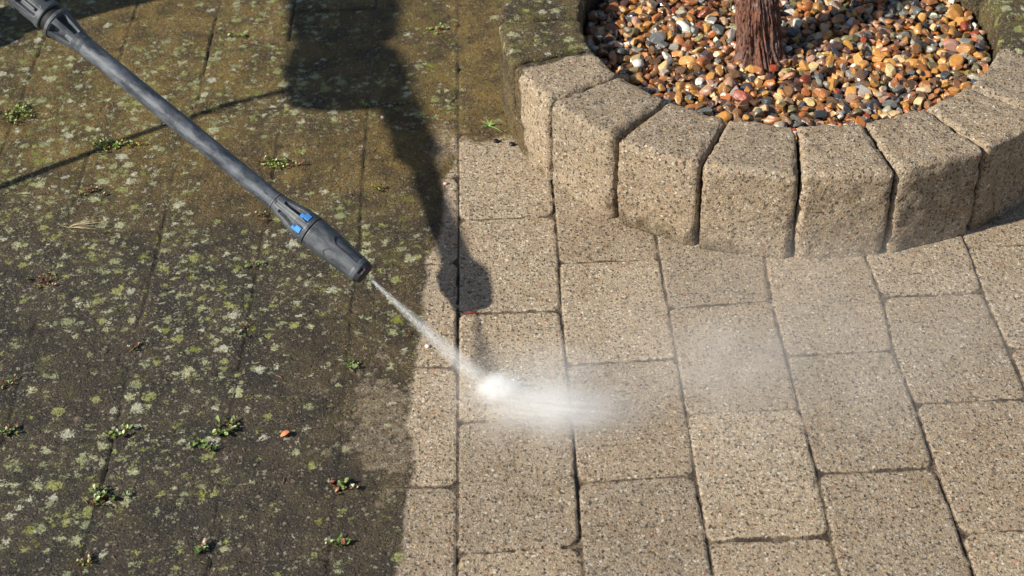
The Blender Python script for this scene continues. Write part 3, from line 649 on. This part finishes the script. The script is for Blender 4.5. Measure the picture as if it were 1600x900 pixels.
sk('jacket', ['spine', 'hip', 'chest', 'sl', 'el', 'wl', 'sr', 'er', 'wr'], [('spine', 'hip'), ('spine', 'chest'), ('chest', 'sl'), ('sl', 'el'), ('el', 'wl'), ('chest', 'sr'), ('sr', 'er'), ('er', 'wr')], [.13, .14, .145, .068, .052, .046, .068, .052, .046], M_JACK, per)
for a, t2 in (('al', 'tl'), ('ar', 'tr')):
    pa, pt = Vector(Pj[a]), Vector(Pj[t2]); sh = pa+(Vector(Pj['k'+a[1]])-pa)*.4
    skin('boot', [pa-off, pt-off, sh-off, pa+Vector((-.05, 0, -.04))-off], [(0, 1), (0, 2), (0, 3)], [.05, .038, .058, .04], M_BOOT, per)
def glove(wrist, centre, axis_dir, palm_out):
    w = Vector(wrist); c = Vector(centre); ax = Vector(axis_dir).normalized(); po = Vector(palm_out).normalized(); sd = po.cross(ax)
    pts = [w-off, (w*.35+c*.65)+po*.028-off]; ed = [(0, 1)]; rd = [.032, .034]
    for k in range(4):
        b = c+ax*(.030-.020*k)+po*.028; L_ = (.9, 1., .95, .75)[k]
        ch = [b+sd*.012, b+sd*.030*L_-po*.012, b+sd*.026*L_-po*.040, b+sd*.006-po*.046]
        i0 = len(pts); pts += [q-off for q in ch]; ed += [(1, i0), (i0, i0+1), (i0+1, i0+2), (i0+2, i0+3)]; rd += [.0105, .0100, .0095, .0085]
    i0 = len(pts); pts += [q-off for q in (c+ax*.028-sd*.020+po*.02, c+ax*.045-sd*.030-po*.006, c+ax*.05-sd*.014-po*.030)]; ed += [(1, i0), (i0, i0+1), (i0+1, i0+2)]; rd += [.013, .011, .0095]
    skin('glove', pts, ed, rd, M_GLOV, per, 0, 1)
glove(Pj['wr'], LW(0, -.07, .87), lm.to_3x3() @ Vector((0, 1, -.2)), lm.to_3x3() @ Vector((0, .1, 1)))
glove(Pj['wl'], P3(575, 130, .43), lm.to_3x3() @ Vector((0, 0, -1)), lm.to_3x3() @ Vector((.3, 1, 0)))
skin('cap', [Vector(Pj['head'])+Vector((-.01, .01, .035))-off, Vector(Pj['crown'])+Vector((-.008, 0, .005))-off], [(0, 1)], [.098, .075], M_CAP, per)
hd = Vector(Pj['head']); fw = Vector((.86, -.30, -.40)).normalized(); sdv = fw.cross(Vector((0, 0, 1))).normalized(); upv = sdv.cross(fw)
t = NT('eye'); M_EYE = t.bsdf((.06, .05, .04), .2)
for s_ in (-1, 1):
    bm = bmesh.new(); bmesh.ops.create_uvsphere(bm, u_segments=16, v_segments=10, radius=.012); me = bpy.data.meshes.new('eye'); bm.to_mesh(me); bm.free(); link('eye', me, M_EYE, per, loc=hd+fw*.076+sdv*.030*s_+upv*.005-off)
    skin('ear', [hd+sdv*.082*s_-upv*.015-off, hd+sdv*.09*s_+upv*.018-fw*.008-off], [(0, 1)], [.010, .014], M_SKIN, per, 0, 1)
skin('nose', [hd+fw*.080+upv*.004-off, hd+fw*.102-upv*.026-off], [(0, 1)], [.008, .013], M_SKIN, per, 0, 1)
skin('mouth', [hd+fw*.078-upv*.048-sdv*.02-off, hd+fw*.084-upv*.050-off, hd+fw*.078-upv*.048+sdv*.02-off], [(0, 1), (1, 2)], [.004, .006, .004], flat('lips', (.35, .14, .11)), per, 0, 1)
tag(per, 'person in dark work trousers, boots and cap bending forward to hold the lance grip', 'person')

# ------------------------------------------------------------------ small plants in the joints
t = NT('weed_leaf'); lc_ = t.attr('leafcol').outputs['Color']; M_LEAF = t.bsdf(lc_, .38, None, .5, Subsurface_Weight=.0)
t = NT('weed_stem'); M_STEM = t.bsdf((.15, .035, .022), .5)
t = NT('dry_grass'); M_DRY = t.bsdf((.34, .27, .15), .6)
def leaf_geo(V, F, C, base, d, up, l, w, col, n=5):
    """ovate leaf with a folded midrib"""
    d = d.normalized(); s_ = d.cross(up).normalized(); u = s_.cross(d); b0 = len(V)
    for k in range(n+1):
        x = k/n; ww = w*math.sin(math.pi*min(1, x*.93+.05))**.8; z = .18*l*math.sin(x*2.4)
        for q in (-1, 0, 1): V.append(base+d*l*x+s_*ww*q+u*(z+(abs(q)*.25*w))); C.append(col)
    for k in range(n):
        for q in range(2): a = b0+k*3+q; F.append((a, a+1, a+4, a+3))
def weed(px, py, sx, sy, nleaf, label, lsize=.0048, greens=None, rot=0., stems=True, red=.12, h=.006):
    c = G(px, py); z0 = ground_z(c[0], c[1]); org = Vector((c[0], c[1], z0-.001)); r = random.Random(int(px*31+py)); o = empty('weed', org); tag(o, label, 'weed', 'small weeds growing in the joints of the dirty pavement')
    greens = greens or [(.10, .17, .035), (.16, .23, .05), (.07, .13, .04), (.21, .25, .07), (.20, .23, .13)]
    V, F, C = [], [], []; bm = bmesh.new(); nst = max(4, nleaf//9); cl = [(0, 0)]
    for _ in range(max(1, nst)):
        u, v = r.gauss(0, .5), r.gauss(0, .5); x = sx*(u*math.cos(rot)-v*sy/sx*math.sin(rot)); y = sx*(u*math.sin(rot)+v*sy/sx*math.cos(rot)); cl.append((x, y))
    for (x, y) in cl:
        a = r.random()*6.28; ln = r.uniform(.006, .015); zz = ground_z(org.x+x, org.y+y)-org.z
        p = [Vector((x, y, max(zz, 0)+.0005)), Vector((x+ln*.5*math.cos(a), y+ln*.5*math.sin(a), max(zz, 0)+h*.7*r.random()+.001)), Vector((x+ln*math.cos(a+.4), y+ln*math.sin(a+.4), max(zz, 0)+h*r.random()+.001))]
        tube(bm, p, [.0006, .0005, .0003], 5)
        for _ in range(nleaf//len(cl)+1):
            u = r.random(); b = p[0].lerp(p[1], u*2) if u < .5 else p[1].lerp(p[2], u*2-1); th = r.random()*6.28; ev = r.uniform(.05, .8)
            dv = Vector((math.cos(th), math.sin(th), ev)); g = r.choice(greens); f = r.uniform(.75, 1.25); g = tuple(q*f for q in g)
            if r.random() < red: g = (.20, .055, .03)
            l = lsize*r.uniform(.6, 1.35); leaf_geo(V, F, C, b, dv, Vector((r.gauss(0, .3), r.gauss(0, .3), 1)), l, l*.30, g, 4)
    me = np_mesh('leaves', [tuple(v) for v in V], F, True, dict(leafcol=np.array(C))); link('leaves', me, M_LEAF, o)
    me = bpy.data.meshes.new('stems'); bm.to_mesh(me); bm.free(); link('stem', me, M_STEM, o)
    return o
G1 = [(.17, .27, .035), (.25, .36, .06), (.31, .39, .11), (.12, .19, .03)]
R1 = [(.16, .20, .05), (.20, .09, .04), (.10, .14, .04), (.24, .24, .10)]
weed(180, 228, .032, .009, 300, 'bright green mossy weed strip just below the hose shadow on the left', .0038, G1)
weed(432, 257, .026, .009, 240, 'bright green weed strip just below the middle of the lance tube', .0038, G1, .1)
weed(32, 178, .030, .024, 330, 'large pale green weed patch in the joint near the upper left edge', .0036, G1, .6)
weed(140, 300, .022, .010, 90, 'green and reddish weed in the joint above the dry grass tuft', .0036, R1, red=.35)
weed(72, 438, .024, .014, 80, 'dull reddish green weed in a joint below and left of the dry grass tuft', .0036, R1, .9, red=.3)
weed(400, 417, .012, .006, 34, 'small pale green weed left of the blue nozzle insert', .0044)
weed(408, 343, .014, .009, 46, 'olive weed beside the narrow end of the nozzle housing', .0038, R1)
weed(690, 46, .022, .008, 70, 'bright green weed strip near the top edge left of the planter', .0040, G1, .3)
weed(378, 58, .022, .005, 60, 'short green weed line near the top edge left of the large shadow', .0036, G1)
weed(570, 166, .010, .006, 30, 'tiny bright green sprout at the lower edge of the large shadow', .0042, G1, red=0)
weed(590, 296, .014, .006, 36, 'small green weed in the yellow moss above the nozzle barrel', .0038, G1)
weed(183, 678, .011, .014, 44, 'broad leaved weed in the joint at the lower left, above the largest lower left weed', .0062)
weed(10, 680, .012, .015, 44, 'broad leaved reddish weed cut off by the left edge', .0060, red=.25)
weed(352, 672, .020, .011, 72, 'weed clump with fleshy green leaves, left of the orange leaf', .0062, rot=.3)
weed(312, 702, .014, .009, 40, 'lighter fleshy leaved clump trailing down left of its neighbour clump', .0060, rot=.6)
weed(164, 775, .016, .018, 76, 'largest broad leaved weed at the lower left beside a dark gap in the joint', .0060, rot=1.)
weed(534, 758, .017, .009, 62, 'fleshy weed with reddish stems at the joint corner near the cleaned strip', .0060, red=.25)
weed(530, 850, .019, .006, 52, 'low weed row with fleshy leaves close to the bottom edge', .0056, red=.2)
weed(322, 855, .009, .014, 44, 'upright little weed in the joint near the bottom edge', .0052)
weed(548, 572, .009, .010, 26, 'small round leaved weed at the joint crossing below the nozzle', .0060)
weed(211, 548, .009, .005, 24, 'tiny green weed in a joint right of the pale lichen in the left middle', .0040)
weed(128, 885, .010, .014, 30, 'thin reddish weed in the joint at the bottom left edge', .0044, R1, red=.4)
weed(386, 516, .006, .010, 22, 'tiny green sprout in the joint straight below the nozzle housing', .0042)
weed(16, 600, .010, .012, 24, 'faint olive weed near the left edge between two joints', .0040, R1)
# blades of green grass beside the planter
def blades(name, px, py, spec, mat, label, cat, w=.0011):
    c = G(px, py); z0 = ground_z(c[0], c[1]); o = empty(name, (c[0], c[1], z0)); tag(o, label, cat)
    for (a, l, el) in spec:
        bm = bmesh.new(); prev = None; d = Vector((math.cos(a), math.sin(a), 0)); s_ = Vector((-d.y, d.x, 0))
        for k in range(8):
            u = k/7; p = d*l*u*math.cos(el*(1-u*.6))+Vector((0, 0, .001+l*math.sin(el)*(u-.62*u*u))); ww = w*(1-u**1.6)+.0001
            q = (bm.verts.new(p-s_*ww), bm.verts.new(p+Vector((0, 0, -.0004))), bm.verts.new(p+s_*ww))
            if prev: bm.faces.new((prev[0], prev[1], q[1], q[0])); bm.faces.new((prev[1], prev[2], q[2], q[1]))
            prev = q
        me = bpy.data.meshes.new('blade'); bm.to_mesh(me); bm.free(); link('blade', me, mat, o)
    return o
t = NT('grass_blade'); M_GB = t.bsdf((.22, .34, .09), .45)
blades('grass_tuft', 764, 198, [(-.9, .034, .4), (2.5, .016, .8), (1.2, .018, .7), (.3, .016, .6), (3.4, .016, .5), (-2.2, .014, .9), (.8, .013, .9), (1.8, .020, .5)], M_GB, 'small tuft of light green grass blades beside the mossy planter block', 'grass tuft', .0013)
blades('dry_grass_tuft', 108, 357, [(.05, .058, .25), (-.1, .052, .2), (.2, .05, .3), (.0, .040, .4), (-.25, .045, .2), (.35, .036, .4), (.12, .062, .15), (-.35, .030, .3), (2.9, .014, .3), (-.05, .035, .6), (.28, .046, .2), (.6, .02, .5)], M_DRY, 'tuft of straw coloured dry grass lying over the joint at the left', 'dry grass', .0007)
# fallen leaf, twigs, seed pellets, pale pebbles
t = NT('dead_leaf'); pos = t.node('ShaderNodeNewGeometry').outputs['Position']
M_DL = t.bsdf(t.mix(t.noise(240, 3, .6, pos).outputs[0], (.42, .12, .045), (.62, .27, .12)), .55)
def deadleaf(px, py, l, label, h=0, rot=.4, mat=None, zadd=0.):
    c = G(px, py, h); z0 = ground_z(c[0], c[1])+.0012 if h == 0 else h; V, F, C = [], [], []
    leaf_geo(V, F, C, Vector((0, 0, zadd)), Vector((math.cos(rot), math.sin(rot), .12)), Vector((.1, .2, 1)), l, l*.36, (0, 0, 0), 6)
    o = link('fallen_leaf', np_mesh('fallen_leaf', [tuple(v) for v in V], F), mat or M_DL, loc=(c[0], c[1], z0)); md = o.modifiers.new('s', 'SOLIDIFY'); md.thickness = .0004
    return tag(o, label, 'leaf')
deadleaf(439, 684, .013, 'small curled orange leaf lying on the dark paver at lower left centre')
def twig(px, py, specs, label, mat, name='twig', h=0.):
    c = G(px, py, h); z0 = ground_z(c[0], c[1])+.001 if h == 0 else h; bm = bmesh.new()
    for (x0, y0, x1, y1, r_) in specs: tube(bm, [(x0, y0, .0008), ((x0+x1)/2+.0008, (y0+y1)/2, .0022), (x1, y1, .0006)], [r_*.8, r_, r_*.5], 6)
    me = bpy.data.meshes.new(name); bm.to_mesh(me); bm.free(); return tag(link(name, me, mat, loc=(c[0], c[1], z0)), label, 'twig')
t = NT('red_twig'); M_RT = t.bsdf((.30, .055, .025), .5)
twig(738, 490, [(-.010, .002, .008, -.001, .0008), (0, 0, .006, -.007, .0007), (-.002, 0, -.006, -.006, .0007), (.001, 0, .003, .005, .0006)], 'tiny red brown plant twig in the joint just below the nozzle shadow', M_RT)
twig(638, 525, [(-.002, -.004, .002, .004, .0007), (.002, .004, 0, .007, .0006)], 'thin curved red stem on the dirty paver below the water jet', M_RT)
t = NT('black_seed'); M_SEED = t.bsdf((.012, .009, .012), .4)
def lump(name, px, py, r_, label, cat, mat, h=0., sq=.7):
    c = G(px, py, h); z0 = ground_z(c[0], c[1]) if h == 0 else h; bm = bmesh.new(); bmesh.ops.create_icosphere(bm, subdivisions=3, radius=r_)
    for v in bm.verts: v.co *= 1+.22*mnoise.noise(v.co*(1.2/r_)+Vector((px, py, 0)));  v.co.z *= sq
    for f in bm.faces: f.smooth = True
    me = bpy.data.meshes.new(name); bm.to_mesh(me); bm.free(); return tag(link(name, me, mat, loc=(c[0], c[1], z0+r_*sq*.75)), label, cat)
lump('seed', 775, 222, .0042, 'dark berry on the cleaned paver, left one of two by the planter', 'berry', M_SEED)
lump('seed', 800, 227, .0044, 'dark berry touching the foot of the mossy planter block', 'berry', M_SEED)
t = NT('white_stone'); M_WS = t.bsdf((.68, .64, .58), .5)
lump('pebble', 598, 184, .0030, 'tiny white stone lying left of the narrow lance shadow', 'pebble', M_WS)
lump('pebble', 668, 543, .0032, 'tiny cream stone on the cleaned strip under the water jet', 'pebble', M_WS)
lump('pebble', 696, 290, .0032, 'tiny pinkish stone at the dirty edge above the nozzle shadow', 'pebble', flat('pink_stone', (.6, .42, .36), .5))
lump('pebble', 997, 103, .0088, 'bright white pebble on the gravel against the planter wall', 'pebble', M_WS, HG+.006, .7)

bm = bmesh.new()
for k in range(46):
    if k < 30:
        a = rng.random()*6.28; q = RI*.93*math.sqrt(rng.random()); c = np.array([PC[0]+q*math.cos(a), PC[1]+q*math.sin(a), HG+.014]); l_ = rng.uniform(.008, .026)
    else:
        c = G(rng.uniform(20, 640), rng.uniform(20, 880)); c[2] = ground_z(c[0], c[1])+.0012; l_ = rng.uniform(.005, .014)
    th = rng.random()*6.28; d = np.array([math.cos(th), math.sin(th), rng.normal()*.12]); b = np.array([-d[1], d[0], 0])*l_*.12
    tube(bm, [c-d*l_/2, c+b, c+d*l_/2], [.0004, .0006, .0003], 5)
me = bpy.data.meshes.new('litter'); bm.to_mesh(me); bm.free(); tag(link('litter', me, flat('litter_brown', (.22, .13, .07), .7)), 'loose brown needles and stem bits on the pebbles and dirty pavement', 'plant litter', kind='stuff')

# ------------------------------------------------------------------ water: jet, splash, mist
def volume(name, build):
    t = NT(name); d, col = build(t); v = t.node('ShaderNodeVolumePrincipled', {'Color': (1, 1, 1), 'Density': d, 'Anisotropy': .0})
    t.t.links.new(v.outputs[0], t.out.inputs['Volume']); t.m.cycles.volume_sampling = 'MULTIPLE_IMPORTANCE'
    return t.m
IMP = Vector(G(765, 606)); JT = T0-DL*.001; jv = IMP+Vector((0, 0, -.002))-JT; JL = jv.length
def jetmat(t):
    tc = t.node('ShaderNodeTexCoord').outputs['Object']; xyz = t.node('ShaderNodeSeparateXYZ', {0: tc}).outputs
    u = t.math('DIVIDE', xyz[2], JL); R = t.math('ADD', .0022, t.math('MULTIPLY', t.math('POWER', t.math('MAXIMUM', u, 0.), 1.1), .0200))
    r = t.math('SQRT', t.math('ADD', t.math('MULTIPLY', xyz[0], xyz[0]), t.math('MULTIPLY', xyz[1], xyz[1])))
    q = t.math('DIVIDE', r, R); g = t.ss(q, 1.0, .15)
    mp = t.node('ShaderNodeMapping', {'Vector': tc, 'Scale': (1, 1, .07)}).outputs[0]
    st_ = t.ss(t.noise(520, 3, .6, mp).outputs[0], .36, .66, .35, 1.5); pf = t.ss(t.noise(60, 3, .6, mp).outputs[0], .3, .7, .6, 1.3)
    dens = t.math('DIVIDE', .75, t.math('ADD', R, .0015)); dens = t.math('MULTIPLY', t.math('MULTIPLY', dens, g), t.math('MULTIPLY', st_, pf))
    return t.math('MULTIPLY', dens, t.ss(u, 1.02, .86)), None
bm = bmesh.new(); NS = 24; rg = []
for k in range(NS+1):
    u = k/NS; r_ = .0026+.0210*u; rg.append([bm.verts.new((r_*math.cos(2*math.pi*i/32), r_*math.sin(2*math.pi*i/32), u*JL)) for i in range(32)])
for a, b in zip(rg, rg[1:]):
    for i in range(32): bm.faces.new((a[i], a[(i+1) % 32], b[(i+1) % 32], b[i]))
bm.faces.new(rg[0][::-1]); bm.faces.new(rg[-1]); bmesh.ops.recalc_face_normals(bm, faces=bm.faces)
me = bpy.data.meshes.new('water_jet'); bm.to_mesh(me); bm.free(); jo = link('water_jet', me, volume('jet_spray', jetmat))
jo.location = JT; jo.rotation_euler = jv.to_track_quat('Z', 'Y').to_euler()
tag(jo, 'narrow white water jet fanning out from the nozzle to the pavement', 'water jet', kind='stuff')
def cloud(name, label, cat, loc, size, rotz, dens, sc_, core=None, thr=(.42, .7), power=1., streak=(1, 1, 1)):
    def b(t):
        tc = t.node('ShaderNodeTexCoord').outputs['Object']
        ln = t.node('ShaderNodeVectorMath', {0: tc}, operation='LENGTH').outputs['Value']
        g = t.math('POWER', t.ss(ln, 1., .0), power)
        mp = t.node('ShaderNodeMapping', {'Vector': tc, 'Scale': streak}).outputs[0]
        n = t.ss(t.noise(sc_, 5, .62, mp, .4).outputs[0], thr[0], thr[1], .12, 1.)
        return t.math('MULTIPLY', t.math('MULTIPLY', g, n), dens), None
    bm = bmesh.new(); bmesh.ops.create_icosphere(bm, subdivisions=4, radius=1)
    me = bpy.data.meshes.new(name); bm.to_mesh(me); bm.free(); o = link(name, me, volume(name+'_air', b), loc=loc); o.scale = size; o.rotation_euler.z = rotz
    return tag(o, label, cat, kind='stuff')
def at(px, py, h): return tuple(G(px, py, h))
cloud('splash', 'dense white splash burst where the water jet hits the paver', 'splash', at(778, 607, .008), (.036, .032, .018), .3, 480, 2.4, thr=(.34, .66), power=1.5)
cloud('splash', 'streaky white spray tail running right from the splash burst', 'splash', at(856, 634, .010), (.128, .060, .030), -.20, 135, 3.4, thr=(.38, .76), power=1.4, streak=(.7, 3.4, 2.5))
cloud('mist', 'thin veil of mist spreading round the splash over the nearest pavers', 'mist', at(850, 625, .016), (.19, .14, .048), -.1, 24, 2.2, thr=(.35, .7), power=1.3)
cloud('mist', 'pale mist puff drifting over the clean pavers between splash and planter', 'mist', at(1130, 575, .03), (.15, .12, .055), .5, 8.5, 2.6, thr=(.40, .70), power=1.2)
cloud('mist', 'wide faint mist hanging over the clean pavers at the right', 'mist', at(1260, 530, .04), (.42, .30, .085), .25, 3.2, 1.8, thr=(.34, .66), power=.9)
# droplets
t = NT('water_drop'); M_DROP = t.bsdf((.85, .88, .9), .08, None, .8, Transmission_Weight=.35, IOR=1.33)
bm = bmesh.new(); bmesh.ops.create_icosphere(bm, subdivisions=1, radius=1); DV = np.array([v.co[:] for v in bm.verts]); DF = np.array([[v.index for v in f.verts] for f in bm.faces]); bm.free()
dv_, df_, n0 = [], [], 0
def drop(c, d, r_, st_):
    global n0
    d = d/np.linalg.norm(d); a = np.cross(d, [0, 0, 1.]); a /= np.linalg.norm(a)+1e-9; b = np.cross(d, a)
    dv_.append(c+DV[:, :1]*d*r_*st_+DV[:, 1:2]*a*r_+DV[:, 2:]*b*r_); df_.append(DF+n0); n0 += len(DV)
jn_ = np.array(jv.normalized()); pa = np.cross(jn_, [0, 0, 1.]); pa /= np.linalg.norm(pa); pb_ = np.cross(jn_, pa)
for _ in range(500):
    u = rng.random()**.8; R_ = (.0018+.015*u); a = rng.random()*6.28; q = abs(rng.normal())*.55; sp_ = (pa*math.cos(a)+pb_*math.sin(a))*R_*q
    drop(np.array(JT)+jn_*JL*u*.97+sp_, jn_+sp_*6, rng.uniform(.00012, .00026), rng.uniform(6, 16))
for _ in range(900):
    a = rng.normal()*.55-.12; v = rng.gamma(1.4, .045); hh = abs(rng.normal())*.012+.002+.25*v*rng.random()*.3; d = np.array([math.cos(a), math.sin(a), rng.uniform(-.1, .35)])
    drop(np.array([IMP.x, IMP.y, 0])+np.array([math.cos(a)*v, math.sin(a)*v, hh]), d, rng.uniform(.00012, .00030), rng.uniform(3, 12))
me = np_mesh('water_droplets', np.concatenate(dv_), np.concatenate(df_)); tag(link('water_droplets', me, M_DROP), 'fine water droplets flying along the jet and around the splash', 'water droplets', kind='stuff')
